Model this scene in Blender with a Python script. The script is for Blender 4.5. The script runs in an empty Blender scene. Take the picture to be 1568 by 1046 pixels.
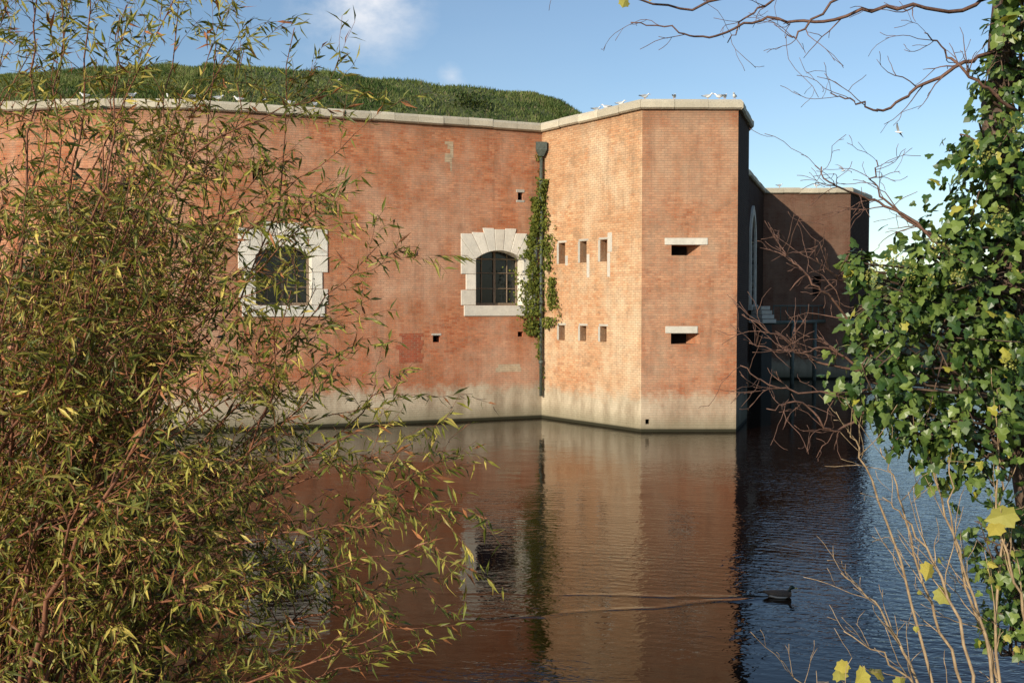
import bpy, math, random
import numpy as np
from mathutils import Vector, noise as mnoise
random.seed(7); rng=np.random.default_rng(7)
scene=bpy.context.scene
COL=scene.collection
# ------------------------------------------------------------ helpers
def add_obj(name,me,parent=None):
    o=bpy.data.objects.new(name,me); COL.objects.link(o)
    if parent: o.parent=parent
    return o
def empty(name,loc=(0,0,0)):
    o=bpy.data.objects.new(name,None); o.location=loc; COL.objects.link(o); return o
def mesh_from(name,V,F,mats=(),uv=None,smooth=False,cols=None,fm=None):
    me=bpy.data.meshes.new(name)
    if isinstance(V,np.ndarray): V=V.tolist()
    if isinstance(F,np.ndarray): F=F.tolist()
    me.from_pydata(V,[],F)
    for m in mats: me.materials.append(m)
    if uv is not None:
        l=me.uv_layers.new(name='UVMap'); l.data.foreach_set('uv',np.array(uv,dtype=np.float32).ravel())
    if cols is not None:
        a=me.color_attributes.new('Col','FLOAT_COLOR','POINT')
        c=np.ones((len(V),4),dtype=np.float32); c[:,:3]=cols; a.data.foreach_set('color',c.ravel())
    if fm is not None: me.polygons.foreach_set('material_index',fm)
    if smooth: me.polygons.foreach_set('use_smooth',[True]*len(me.polygons))
    me.update(); return me
class NT:
    def __init__(s,mat):
        s.nt=mat.node_tree; s.n=s.nt.nodes; s.l=s.nt.links
    def new(s,t,**k):
        x=s.n.new(t)
        for a,b in k.items(): setattr(x,a,b)
        return x
    def link(s,a,b): s.l.new(a,b)
    def put(s,sock,v):
        if hasattr(v,'links') or isinstance(v,bpy.types.NodeSocket): s.link(v,sock)
        else: sock.default_value=v
    def math(s,op,a,b=None,c=None,clamp=False):
        x=s.new('ShaderNodeMath',operation=op,use_clamp=clamp); s.put(x.inputs[0],a)
        if b is not None: s.put(x.inputs[1],b)
        if c is not None: s.put(x.inputs[2],c)
        return x.outputs[0]
    def mix(s,f,a,b,blend='MIX'):
        x=s.new('ShaderNodeMix',data_type='RGBA',blend_type=blend)
        s.put(x.inputs[0],f)
        for i,v in ((6,a),(7,b)):
            if isinstance(v,(tuple,list)): v=(v[0],v[1],v[2],1)
            s.put(x.inputs[i],v)
        return x.outputs[2]
    def ramp(s,f,a,b,o0=0.0,o1=1.0):
        x=s.new('ShaderNodeMapRange',clamp=True); s.put(x.inputs[0],f)
        x.inputs[1].default_value=a; x.inputs[2].default_value=b; x.inputs[3].default_value=o0; x.inputs[4].default_value=o1
        return x.outputs[0]
    def noise(s,vec,scale,detail=4,rough=.55,dist=0):
        x=s.new('ShaderNodeTexNoise'); s.link(vec,x.inputs['Vector'])
        x.inputs['Scale'].default_value=scale; x.inputs['Detail'].default_value=detail
        x.inputs['Roughness'].default_value=rough; x.inputs['Distortion'].default_value=dist
        return x.outputs[0]
    def mapping(s,vec,scale=(1,1,1),loc=(0,0,0),rot=(0,0,0)):
        x=s.new('ShaderNodeMapping'); s.link(vec,x.inputs[0]); x.inputs['Scale'].default_value=scale
        x.inputs['Location'].default_value=loc; x.inputs['Rotation'].default_value=rot; return x.outputs[0]
def material(name):
    m=bpy.data.materials.new(name); m.use_nodes=True; N=NT(m); b=N.n['Principled BSDF']; return m,N,b
def pos(N): return N.new('ShaderNodeNewGeometry').outputs['Position']
def sep(N,v):
    x=N.new('ShaderNodeSeparateXYZ'); N.link(v,x.inputs[0]); return x.outputs
def simple(name,col,rough=.7,var=.25,scale=8,spec=.3,metal=0):
    m,N,b=material(name); n=N.noise(pos(N),scale,3)
    c=N.mix(N.ramp(n,.3,.7),tuple(x*(1-var) for x in col),tuple(min(1,x*(1+var)) for x in col))
    N.link(c,b.inputs['Base Color']); b.inputs['Roughness'].default_value=rough
    b.inputs['Specular IOR Level'].default_value=spec; b.inputs['Metallic'].default_value=metal
    return m
# ------------------------------------------------------------ materials
def brick_mat(name,c1,c2,pale,pale_amt=.5,dark=1.0,mortar=(.33,.24,.16),plinth=1.0,low_red=0.0,mott=.5):
    m,N,b=material(name); P=pos(N)
    uv=N.new('ShaderNodeUVMap').outputs[0]
    br=N.new('ShaderNodeTexBrick'); br.offset=.5; br.squash=1
    N.link(uv,br.inputs['Vector'])
    for k,v in (('Scale',1),('Mortar Size',.009),('Mortar Smooth',.3),('Bias',0.0),('Brick Width',.225),('Row Height',.085)):
        br.inputs[k].default_value=v
    br.inputs['Color1'].default_value=(0,0,0,1); br.inputs['Color2'].default_value=(1,1,1,1); br.inputs['Mortar'].default_value=(.5,.5,.5,1)
    brv=N.new('ShaderNodeRGBToBW'); N.link(br.outputs['Color'],brv.inputs[0])
    big=N.noise(P,.30,4,.62); mid=N.noise(P,1.3,5,.75); fine=N.noise(N.mapping(P,(1,1,1.8),(4,4,4)),3.2,4,.7)
    band=N.noise(N.mapping(P,(.55,.55,4.5),(9,2,4)),1.0,3,.7)
    z=sep(N,P)[2]
    f=N.math('ADD',N.math('MULTIPLY',brv.outputs[0],.62),N.math('ADD',N.math('MULTIPLY',mid,.72),N.math('MULTIPLY',N.math('SUBTRACT',band,.5),.8)))
    base=N.mix(N.ramp(f,.36,.98),c1,c2)
    if low_red:
        lr=N.ramp(N.math('ADD',z,N.math('MULTIPLY',big,5)),3.2,7.8,low_red,0)
        base=N.mix(lr,base,(.44,.10,.04))
    base=N.mix(N.ramp(N.math('ADD',N.math('MULTIPLY',mid,.8),N.math('MULTIPLY',brv.outputs[0],.22)),.50,.66,0,.62),base,tuple(x*.42 for x in c1))
    base=N.mix(N.ramp(N.math('ADD',fine,N.math('MULTIPLY',big,.35)),.68,.86,0,mott),base,(.17,.08,.055))
    base=N.mix(N.ramp(fine,.30,.42,.30*mott,0),base,pale)
    vo=N.new('ShaderNodeTexVoronoi',distance='CHEBYCHEV'); N.link(N.mapping(uv,(.33,.55,1),(.3,.2,0)),vo.inputs[0]); vo.inputs['Scale'].default_value=1
    vb=N.new('ShaderNodeRGBToBW'); N.link(vo.outputs['Color'],vb.inputs[0])
    base=N.mix(N.ramp(vb.outputs[0],.35,.8,0,.28),base,tuple(x*.6 for x in c2))
    st=N.noise(N.mapping(P,(1.3,1.3,.42)),1.0,5,.7)
    pl=N.ramp(N.math('ADD',N.math('MULTIPLY',big,.65),N.math('MULTIPLY',st,.45)),.50,.69,0,pale_amt)
    base=N.mix(pl,base,pale)
    st2=N.noise(N.mapping(P,(2.6,2.6,.25),(3,1,7)),1.0,4,.7)
    base=N.mix(N.ramp(st2,.55,.76,0,.36),base,(.085,.05,.038),'MIX')
    base=N.mix(N.math('MULTIPLY',br.outputs['Fac'],N.ramp(fine,.3,.65,.35,.75)),base,mortar)
    zj=N.math('ADD',z,N.math('MULTIPLY',N.math('SUBTRACT',mid,.5),1.8))
    base=N.mix(N.ramp(zj,1.05,1.5,.9*plinth,0),base,N.mix(N.ramp(st,.35,.65),(.32,.26,.18),(.60,.52,.38)))
    base=N.mix(N.ramp(N.math('ADD',z,N.math('MULTIPLY',mid,.5)),.45,.95,.7,0),base,(.21,.19,.12))
    base=N.mix(N.ramp(z,.08,.15,.95,0),base,(.022,.022,.012))
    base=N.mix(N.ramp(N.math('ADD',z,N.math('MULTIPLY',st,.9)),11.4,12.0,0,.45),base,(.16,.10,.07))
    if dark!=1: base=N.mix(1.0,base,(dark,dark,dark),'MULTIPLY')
    N.link(base,b.inputs['Base Color']); b.inputs['Roughness'].default_value=.9; b.inputs['Specular IOR Level'].default_value=.12
    h=N.math('ADD',N.math('MULTIPLY',br.outputs['Fac'],-1.0),N.math('MULTIPLY',brv.outputs[0],.5))
    bp=N.new('ShaderNodeBump'); bp.inputs['Strength'].default_value=.8; bp.inputs['Distance'].default_value=.016
    N.link(h,bp.inputs['Height']); N.link(bp.outputs[0],b.inputs['Normal'])
    return m
M_bL=brick_mat('brick_red',(.39,.12,.052),(.67,.29,.145),(.68,.46,.32),.6,low_red=.42,mott=.5)
M_bP=brick_mat('brick_sandy',(.48,.235,.115),(.73,.46,.26),(.74,.60,.41),.72,low_red=.1,mott=.4)
M_bF=brick_mat('brick_front',(.36,.13,.062),(.60,.29,.155),(.60,.43,.29),.52,low_red=.22,plinth=.8,mott=.5)
M_bD=brick_mat('brick_shaded',(.075,.028,.018),(.13,.058,.04),(.12,.08,.06),.3,.35)  # shade painted into the brick colour, for walls turned from the sun
M_bFar=brick_mat('brick_far',(.20,.08,.05),(.36,.18,.12),(.42,.28,.2),.5,.62)  # far brick darkened by a multiplier, its shade put into the colour
def stone_mat(name,col,dirt=.5,usecol=False):
    m,N,b=material(name); P=pos(N)
    n=N.noise(P,2.2,4,.7); n2=N.noise(P,17,3,.7)
    c=N.mix(N.ramp(n,.3,.72),tuple(x*.77 for x in col),col)
    c=N.mix(N.ramp(n2,.55,.8,0,dirt),c,(.22,.19,.13))
    if usecol:
        a=N.new('ShaderNodeVertexColor'); a.layer_name='Col'; c=N.mix(1.0,c,a.outputs[0],'MULTIPLY')
    N.link(c,b.inputs['Base Color']); b.inputs['Roughness'].default_value=.85; b.inputs['Specular IOR Level'].default_value=.2
    bp=N.new('ShaderNodeBump'); bp.inputs['Strength'].default_value=.6; bp.inputs['Distance'].default_value=.02
    N.link(n2,bp.inputs['Height']); N.link(bp.outputs[0],b.inputs['Normal'])
    return m
M_stone=stone_mat('white_stone',(.86,.82,.72),.3,True)
M_cop=stone_mat('coping_stone',(.66,.60,.48),.55,True)
M_hole=simple('dark_recess',(.012,.010,.008),.9,.3)
M_timber=simple('window_timber',(.20,.145,.10),.6,.3,20)
M_pipe=simple('pipe_paint',(.08,.095,.08),.5,.35,12)
M_lead=simple('roof_asphalt',(.12,.11,.10),.9,.2,2)
m,N,b=material('window_glass'); b.inputs['Base Color'].default_value=(.012,.014,.015,1); b.inputs['Roughness'].default_value=.12
M_glass=m
def leaf_mat(name,trans=.35,rough=.5,spec=.4,dull=1):
    m,N,b=material(name); a=N.new('ShaderNodeVertexColor'); a.layer_name='Col'
    c=a.outputs[0]
    N.link(c,b.inputs['Base Color']); b.inputs['Roughness'].default_value=rough; b.inputs['Specular IOR Level'].default_value=spec
    t=N.new('ShaderNodeBsdfTranslucent'); N.link(N.mix(1.0,c,(1.5,1.4,.7),'MULTIPLY'),t.inputs[0])
    mx=N.new('ShaderNodeMixShader'); mx.inputs[0].default_value=trans
    N.link(b.outputs[0],mx.inputs[1]); N.link(t.outputs[0],mx.inputs[2]); N.link(mx.outputs[0],N.n['Material Output'].inputs[0])
    return m
M_will=leaf_mat('willow_leaf',.25,.5,.35)
M_ivy=leaf_mat('ivy_leaf',.10,.40,.42)
M_gr=leaf_mat('grass_blade',.3,.7,.2)
M_yel=leaf_mat('yellow_leaf',.35,.55,.3)
def bark(name,a,bb,sc=40):
    m,N,b=material(name); n=N.noise(N.mapping(pos(N),(1,1,.4)),sc,2,.7)
    N.link(N.mix(N.ramp(n,.3,.7),a,bb),b.inputs['Base Color']); b.inputs['Roughness'].default_value=.75
    return m
M_wbark=bark('willow_bark',(.11,.04,.02),(.29,.11,.05))
M_dbark=bark('dark_bark',(.05,.03,.022),(.16,.10,.065))
M_pbark=bark('dry_stem_bark',(.20,.13,.07),(.46,.33,.19))
# ------------------------------------------------------------ wall frames
class Frame:
    def __init__(s,p0,p1):
        s.p0=np.array(p0,float); d=np.array(p1,float)-s.p0; s.L=float(np.hypot(*d)); s.u=d/s.L; s.n=np.array([s.u[1],-s.u[0]])
    def pt(s,a,z,o=0.0):
        q=s.p0+s.u*a+s.n*o; return (float(q[0]),float(q[1]),float(z))
WT=11.50; ZB=-1.2
def wall(name,fr,mat,holes=(),z0=ZB,z1=WT,uoff=0.0,parent=None):
    S=sorted(set([0,fr.L]+[h[0] for h in holes]+[h[1] for h in holes]))
    Z=sorted(set([z0,z1]+[h[2] for h in holes]+[h[3] for h in holes]))
    V=[];F=[];UV=[];FM=[]
    def quad(P,U,mi=0):
        i=len(V); V.extend(P); F.append((i,i+1,i+2,i+3)); UV.extend(U); FM.append(mi)
    for i in range(len(S)-1):
        for j in range(len(Z)-1):
            a,bb,c,d=S[i],S[i+1],Z[j],Z[j+1]
            if any(a>=h[0]-1e-6 and bb<=h[1]+1e-6 and c>=h[2]-1e-6 and d<=h[3]+1e-6 for h in holes): continue
            quad([fr.pt(a,c),fr.pt(bb,c),fr.pt(bb,d),fr.pt(a,d)],[(a+uoff,c),(bb+uoff,c),(bb+uoff,d),(a+uoff,d)])
    for h in holes:
        a,bb,c,d,dep=h[:5]; B=h[5] if len(h)>5 else (a,bb,c,d)
        if dep<=0: continue
        f=[fr.pt(a,c),fr.pt(bb,c),fr.pt(bb,d),fr.pt(a,d)]
        k=[fr.pt(B[0],B[2],-dep),fr.pt(B[1],B[2],-dep),fr.pt(B[1],B[3],-dep),fr.pt(B[0],B[3],-dep)]
        for e in range(4):
            g=(e+1)%4
            ln=np.linalg.norm(np.array(f[e])-np.array(f[g]))
            quad([f[g],f[e],k[e],k[g]],[(ln,0),(0,0),(0,dep),(ln,dep)])
        quad(k,[(0,0),(1,0),(1,1),(0,1)],1)
    me=mesh_from(name,V,F,(mat,M_hole),UV,fm=FM)
    return add_obj(name,me,parent)
class Blocks:
    def __init__(s): s.V=[];s.F=[];s.C=[]
    def prism(s,fr,P,o0,o1,var=.12,tone=1.0):
        Ar=sum(P[k][0]*P[(k+1)%len(P)][1]-P[(k+1)%len(P)][0]*P[k][1] for k in range(len(P)))
        if Ar<0: P=P[::-1]
        i=len(s.V); n=len(P)
        for (a,z) in P: s.V.append(fr.pt(a,z,o1))
        for (a,z) in P: s.V.append(fr.pt(a,z,o0))
        s.F.append(tuple(range(i,i+n))); s.F.append(tuple(range(i+2*n-1,i+n-1,-1)))
        for k in range(n):
            g=(k+1)%n; s.F.append((i+g,i+k,i+n+k,i+n+g))
        t=(1-random.random()*var)*tone; w=random.uniform(.94,1)
        s.C+= [(t,t*w**.5,t*w)]*(2*n)
    def rect(s,fr,a,b,c,d,o0,o1,**k): s.prism(fr,[(a,c),(b,c),(b,d),(a,d)],o0,o1,**k)
    def make(s,name,mat,parent):
        me=mesh_from(name,s.V,s.F,(mat,),cols=np.array(s.C)); o=add_obj(name,me,parent)
        bv=o.modifiers.new('bevel','BEVEL'); bv.width=.014; bv.segments=1; bv.limit_method='ANGLE'
        return o
def window(fort,fr,cs,zs,hw,sp,rise):
    B=Blocks(); R=(hw*hw+rise*rise)/(2*rise); cz=sp+rise-R; th=math.asin(hw/R); D=-.72; g=.006
    OW=.62; TOP=sp+1.02
    rows=3; rh=(sp-zs)/rows
    for k in range(rows):
        for sd in (-1,1):
            w=.42 if k==1 else OW
            a,b=(cs-hw-w,cs-hw) if sd<0 else (cs+hw,cs+hw+w)
            B.rect(fr,a,b,zs+k*rh+g,zs+(k+1)*rh-g,D,.03+.006*k,var=.2)
    B.rect(fr,cs-hw-.5,cs+hw+.5,zs-.42,zs-.006,D,.05,tone=.9)
    def ext(t,top):
        s,c=math.sin(t),math.cos(t); r1=(top-cz)/c; r2=(hw+OW)/abs(s) if abs(s)>1e-5 else 1e9; r=min(r1,r2)
        return (cs+r*s,cz+r*c),(r2<r1)
    for sd in (-1,1):
        e,_=ext(sd*th,TOP)
        B.prism(fr,[(cs+sd*hw,sp+g),e,(cs+sd*(hw+OW),sp+g)],D,.03)
    n=7
    for k in range(n):
        t0=-th+2*th*k/n+.003; t1=-th+2*th*(k+1)/n-.003
        top=TOP+(.20 if k in (2,4) else .16 if k==3 else .02 if k in (1,5) else -.04)
        tm=(t0+t1)/2
        e0,s0=ext(t0,top); e1,s1=ext(t1,top)
        P=[(cs+R*math.sin(t0),cz+R*math.cos(t0)),(cs+R*math.sin(tm),cz+R*math.cos(tm)),(cs+R*math.sin(t1),cz+R*math.cos(t1)),e1]
        if s1 and not s0: P.append((cs+hw+OW,top))
        if s0 and not s1: P.append((cs-hw-OW,top))
        P.append(e0)
        B.prism(fr,P,D,.034+.006*(k%2),var=.2)
    B.make('window_surround',M_stone,fort)
    T=Blocks(); o0,o1=-.66,-.58; zt=sp+rise+.05
    for a,b in ((-hw,-hw+.09),(hw-.09,hw),(-.05,.05)): T.rect(fr,cs+a,cs+b,zs,zt,o0,o1)
    for a,b in ((-hw*.55-.02,-hw*.55+.02),(hw*.55-.02,hw*.55+.02)): T.rect(fr,cs+a,cs+b,zs+.1,zt,o0,o1-.02)
    for z,h in ((zs,.10),(zs+(sp-zs)*.36,.035),(zs+(sp-zs)*.70,.035),(sp+.0,.06)): T.rect(fr,cs-hw+.09,cs+hw-.09,z,z+h,o0,o1-.01)
    T.make('window_frame',M_timber,fort)
    V=[fr.pt(cs-hw-.2,zs-.1,-.66),fr.pt(cs+hw+.2,zs-.1,-.66),fr.pt(cs+hw+.2,zt+.2,-.66),fr.pt(cs-hw-.2,zt+.2,-.66)]
    add_obj('window_glass',mesh_from('glass',V,[(0,1,2,3)],(M_glass,)),fort)
# ------------------------------------------------------------ fort
fort=empty('brick_fort')
L=[(-34,42.8),(-31,40.9),(-28,39.3),(-24.2,37.6),(-21,36.7),(-18.6,36.15),(-16.4,35.75),(-14.3,35.5),(-12.6,35.58),(-10.8,35.9),(-6.2,37.5),(-3.63,38.4),(1.2,40.3)]
A=(4.64,35.7);B_=(8.06,35.7);C=(9.3,39.3)
u=0
for i in range(len(L)-1):
    fr=Frame(L[i],L[i+1]); holes=[]
    if i==9:
        c=2.53; holes=[(c-1,c+1,4.55,6.75,0),(1.45,1.85,9.1,9.55,.5)]
        window(fort,fr,c,4.55,1.0,6.38,.34)
    if i==11:
        c=3.37; holes=[(c-1,c+1,4.55,6.75,0),(.60,.90,3.12,3.38,.5),(4.15,4.38,3.3,3.5,.4),(4.15,4.37,8.75,9.05,.3)]
        window(fort,fr,c,4.55,1.0,6.38,.34)
        frW=fr
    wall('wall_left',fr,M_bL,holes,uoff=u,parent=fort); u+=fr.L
S=Blocks()
S.rect(frW,4.08,4.44,9.05,9.17,-.1,.02,tone=.6); S.rect(frW,4.08,4.44,8.66,8.75,-.1,.02,tone=.6)
S.rect(frW,.55,.95,3.38,3.46,-.1,.015,tone=.7)
fPA=Frame(L[-1],A); fAB=Frame(A,B_); fBC=Frame(B_,C)
hs=[]
for s in (1.28,2.56,3.72):
    hs+= [(s-.19,s+.19,6.18,7.0,.7),(s-.18,s+.18,3.18,3.76,.7)]
    S.rect(fPA,s-.28,s+.29,7.005,7.09,-.05,.012,tone=.6)
    S.rect(fPA,s-.32,s-.195,6.18,7.0,-.1,.012,tone=.6)
    S.rect(fPA,s+.195,s+.36,5.6 if s>2 else 6.1,6.5,-.1,.010,tone=.72)
    S.rect(fPA,s-.26,s+.26,3.765,3.85,-.05,.012,tone=.6)
    S.rect(fPA,s-.30,s-.185,3.18,3.76,-.1,.012,tone=.6)
S.rect(fPA,3.93,4.18,6.52,7.25,-.1,.010,tone=.75)
wall('wall_caponier_left',fPA,M_bP,hs,uoff=3,parent=fort)
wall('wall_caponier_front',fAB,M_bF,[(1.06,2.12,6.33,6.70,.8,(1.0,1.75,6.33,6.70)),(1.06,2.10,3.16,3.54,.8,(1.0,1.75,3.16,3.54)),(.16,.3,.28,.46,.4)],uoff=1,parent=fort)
S.rect(fAB,.82,2.36,6.705,6.95,-.1,.03,tone=.85); S.rect(fAB,.86,2.02,3.545,3.80,-.1,.03,tone=.8)
S.make('stone_dressings',M_stone,fort)
M_rep=brick_mat('brick_repair',(.33,.07,.035),(.42,.12,.055),(.45,.14,.08),.3)
M_rep2=brick_mat('brick_lime_repair',(.50,.36,.22),(.62,.5,.35),(.6,.5,.36),.5)
def patch(name,fr,quads,mat,jl=1,jr=1):
    V=[];F=[];UV=[]
    for (a,b,c,d) in quads:
        z=c
        while z<d-1e-3:
            z2=min(d,z+.17); j0=random.choice((0,.11,.22))*jl; j1=random.choice((0,.11,.05))*jr; i=len(V)
            for (s,zz) in [(a+j0,z),(b-j1,z),(b-j1,z2),(a+j0,z2)]: V.append(fr.pt(s,zz,.005)); UV.append((s,zz))
            F.append((i,i+1,i+2,i+3)); z=z2
    add_obj(name,mesh_from(name,V,F,(mat,),UV),fort)
frV=Frame(L[-3],L[-2])
patch('brick_repair_patch',frV,[(frV.L-.85,frV.L,2.34,3.47)],M_rep,1,0)
patch('brick_repair_patch',frW,[(.0,.22,2.34,3.47)],M_rep,0,1)
patch('brick_lime_patch',frW,[(1.1,1.5,9.75,10.9),(3.2,4.3,1.9,2.2)],M_rep2)
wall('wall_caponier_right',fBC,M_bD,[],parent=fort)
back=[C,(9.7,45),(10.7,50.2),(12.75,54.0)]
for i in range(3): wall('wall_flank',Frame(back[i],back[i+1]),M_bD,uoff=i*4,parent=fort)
D=(12.75,54.0);E=(15.6,62.0);F_=(21.0,62.0);G=(23.6,66.0)
fDE=Frame(D,E)
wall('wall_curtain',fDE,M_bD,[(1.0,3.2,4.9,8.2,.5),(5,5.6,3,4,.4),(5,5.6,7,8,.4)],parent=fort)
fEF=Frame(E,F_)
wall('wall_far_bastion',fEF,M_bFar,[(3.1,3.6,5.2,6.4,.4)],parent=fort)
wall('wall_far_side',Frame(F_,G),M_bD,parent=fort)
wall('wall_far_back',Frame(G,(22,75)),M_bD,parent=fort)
S=Blocks(); cs=2.1
def arcpts(hw,z0,zsp,k=1.5,n=8):
    P=[(-hw,z0),(-hw,zsp)]; r=hw*k
    for i in range(1,n+1):
        a=math.acos((r-hw)/r)*i/n
        P.append((-(r*math.cos(a)-(r-hw)),zsp+r*math.sin(a)))
    return P
o=arcpts(1.45,4.6,8.1); q=arcpts(1.1,4.6,8.1)
for i in range(len(o)-1):
    for sd in (-1,1):
        P=[(cs+sd*-o[i][0],o[i][1]),(cs+sd*-q[i][0],q[i][1]),(cs+sd*-q[i+1][0],q[i+1][1]),(cs+sd*-o[i+1][0],o[i+1][1])]
        S.prism(fDE,P,-.3,.12,tone=.7)
S.rect(fDE,cs-1.7,cs+1.7,4.3,4.6,-.2,.2,tone=.5)
S.make('gothic_arch',M_stone,fort)
path=L+[A,B_]+back+[E,F_,G,(22,75)]
prof=[(-.75,-.35),(-.002,-.35),(.10,-.35),(.17,-.30),(.17,-.10),(.09,.0),(-.75,.05)]
def cope(path,prof,ztop,name):
    pts=[np.array(p,float) for p in path]; n=len(pts); mit=[]
    for i in range(n):
        ns=[]
        if i>0: d=pts[i]-pts[i-1]; d/=np.hypot(*d); ns.append(np.array([d[1],-d[0]]))
        if i<n-1: d=pts[i+1]-pts[i]; d/=np.hypot(*d); ns.append(np.array([d[1],-d[0]]))
        m=sum(ns); m/=np.hypot(*m); m=m/max(.35,float(np.dot(m,ns[0]))); mit.append(m)
    V=[];Fc=[];Cc=[]
    for i in range(n-1):
        L_=np.hypot(*(pts[i+1]-pts[i])); k=max(1,round(L_/1.05))
        for j in range(k):
            g=.006/L_
            t=random.uniform(.72,1.0); jz=random.uniform(-.016,.016); jo=random.uniform(-.014,.014)
            base=len(V)
            for tt in (j/k+g,(j+1)/k-g):
                p=pts[i]*(1-tt)+pts[i+1]*tt; m=mit[i]*(1-tt)+mit[i+1]*tt
                for (o,z) in prof:
                    qq=p+m*(o+(jo if o>0 else 0)); V.append((qq[0],qq[1],ztop+z+jz)); Cc.append((t,t*.98,t*.94))
            q=len(prof)
            for a in range(q):
                b=(a+1)%q; Fc.append((base+a,base+b,base+q+b,base+q+a))
            Fc.append(tuple(base+a for a in range(q))[::-1]); Fc.append(tuple(base+q+a for a in range(q)))
    me=mesh_from(name,V,Fc,(M_cop,),cols=np.array(Cc)); return add_obj(name,me,fort)
ZT=11.85
cope(path,prof,ZT,'coping')
add_obj('roof_slab',mesh_from('roof',[(1.2,40.6,11.45),(4.7,36,11.45),(8.0,36,11.45),(9.1,39.4,11.45),(9.5,45,11.45),(10.5,50.2,11.45),(12.5,54,11.45),(15.4,62.2,11.45),(20.8,62.2,11.45),(23,66,11.45),(21.8,75,11.45),(0,75,11.45)],[tuple(range(12))],(M_lead,)),fort)
# ------------------------------------------------------------ tubes
def tubes(name,polys,mat,sides=5,parent=None,obj=True):
    V=[];F=[]
    for pts,rad in polys:
        P=np.array(pts,float); n=len(P)
        if n<2: continue
        T=np.gradient(P,axis=0); T/=np.linalg.norm(T,axis=1)[:,None]+1e-9
        ref=np.array([0,0,1.0]) if abs(T[0][2])<.9 else np.array([1.0,0,0])
        X=np.cross(T,ref); X/=np.linalg.norm(X,axis=1)[:,None]+1e-9; Y=np.cross(T,X)
        base=len(V); r=np.array(rad)
        an=np.arange(sides)*2*math.pi/sides
        ring=P[:,None,:]+r[:,None,None]*(np.cos(an)[None,:,None]*X[:,None,:]+np.sin(an)[None,:,None]*Y[:,None,:])
        V.extend(ring.reshape(-1,3).tolist())
        for i in range(n-1):
            for k in range(sides):
                g=(k+1)%sides
                F.append((base+i*sides+k,base+i*sides+g,base+(i+1)*sides+g,base+(i+1)*sides+k))
        F.append(tuple(base+k for k in range(sides))[::-1]); F.append(tuple(base+(n-1)*sides+k for k in range(sides)))
    return add_obj(name,mesh_from(name,V,F,(mat,),smooth=True),parent)
def smoothpath(P,n=6,jit=0):
    P=[np.array(p,float) for p in P]; Q=[2*P[0]-P[1]]+P+[2*P[-1]-P[-2]]; out=[]
    for i in range(1,len(Q)-2):
        for k in range(n):
            t=k/n; a,b,c,d=Q[i-1],Q[i],Q[i+1],Q[i+2]
            out.append(.5*((2*b)+(-a+c)*t+(2*a-5*b+4*c-d)*t*t+(-a+3*b-3*c+d)*t**3)+(rng.normal(0,jit,3) if jit else 0))
    out.append(P[-1]); return np.array(out)
jx,jy=1.17,40.08
pp=[([(jx,jy,.9),(jx,jy,5),(jx,jy,10.55)],[.07]*3)]
for z in (2.2,4.6,7.0,9.4): pp.append(([(jx,jy,z),(jx,jy,z+.14)],[.1,.1]))
tubes('drain_pipe',pp,M_pipe,10,fort)
V=[];
for z,w in ((10.5,.10),(10.75,.22),(11.05,.22)):
    for a,b in ((-1,-1),(1,-1),(1,1),(-1,1)): V.append((jx+a*w,jy-.05+b*w*.8,z))
add_obj('pipe_hopper',mesh_from('hopper',V,[(0,1,5,4),(1,2,6,5),(2,3,7,6),(3,0,4,7),(4,5,9,8),(5,6,10,9),(6,7,11,10),(7,4,8,11),(3,2,1,0),(8,9,10,11)],(M_pipe,)),fort)
S=Blocks(); fs=Frame((13.5,54.3),(15.3,55.9))
for k in range(4): S.rect(fs,.1*k,1.3-.05*k,3.6+.24*k,3.81+.24*k,-.9+.1*k,.2-.10*k,tone=.6)
st=S.make('stone_steps',M_stone,fort)
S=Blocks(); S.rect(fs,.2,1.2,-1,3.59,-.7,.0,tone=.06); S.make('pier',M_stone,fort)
# low footbridge with handrail from the steps to the far bastion
brg=[]
for zz in (3.6,4.55): brg.append(([(14.6,55.6,zz),(17.2,59.0,zz),(19.4,61.9,zz)],[.05 if zz>4 else .12]*3))
for k in range(9):
    t=k/8; x=14.6+4.8*t; y=55.6+6.3*t; brg.append(([(x,y,3.6),(x,y,4.55)],[.03,.03]))
for t in (.35,.8):
    x=14.6+4.8*t; y=55.6+6.3*t; brg.append(([(x,y,-1),(x,y,3.6)],[.12,.12]))
tubes('footbridge',brg,M_pipe,6)
# ------------------------------------------------------------ grass mound
ext=[(-60,62),(-45,51),(-34,42.8)]+L[1:]+[(3.2,41.0),(4.8,42.0),(6.0,43.4),(8.2,46.5)]
crest=[14.5]*7+[14.5]*4+[14.6,14.65,14.55,14.5,14.4,14.3,13.4,11.4,11.3]
crest=crest[:len(ext)]+[11.4]*(len(ext)-len(crest))
E2=smoothpath([(a[0],a[1],c) for a,c in zip(ext,crest)],6)
rows=[(0.35,0.0),(1.2,.22),(2.4,.45),(3.6,.66),(5,.86),(6.4,.98),(7.6,1.0),(11,.92),(20,.8)]
V=[];F=[]
T=np.gradient(E2[:,:2],axis=0); T/=np.linalg.norm(T,axis=1)[:,None]; Nn=np.stack([-T[:,1],T[:,0]],1)
def mz(i,r):
    f=r[1]; p=E2[i][:2]+Nn[i]*r[0]
    z=11.52+(E2[i][2]-11.52)*f
    if 0<f: z+=.14*mnoise.noise(Vector((p[0]*.7,p[1]*.7,0)))+.10*mnoise.noise(Vector((p[0]*2.2,p[1]*2.2,3)))
    return (p[0],p[1],z)
for i in range(len(E2)):
    for r in rows: V.append(mz(i,r))
R_=len(rows)
for i in range(len(E2)-1):
    for j in range(R_-1): F.append((i*R_+j,(i+1)*R_+j,(i+1)*R_+j+1,i*R_+j+1))
m,N,b=material('turf'); P=pos(N)
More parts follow.
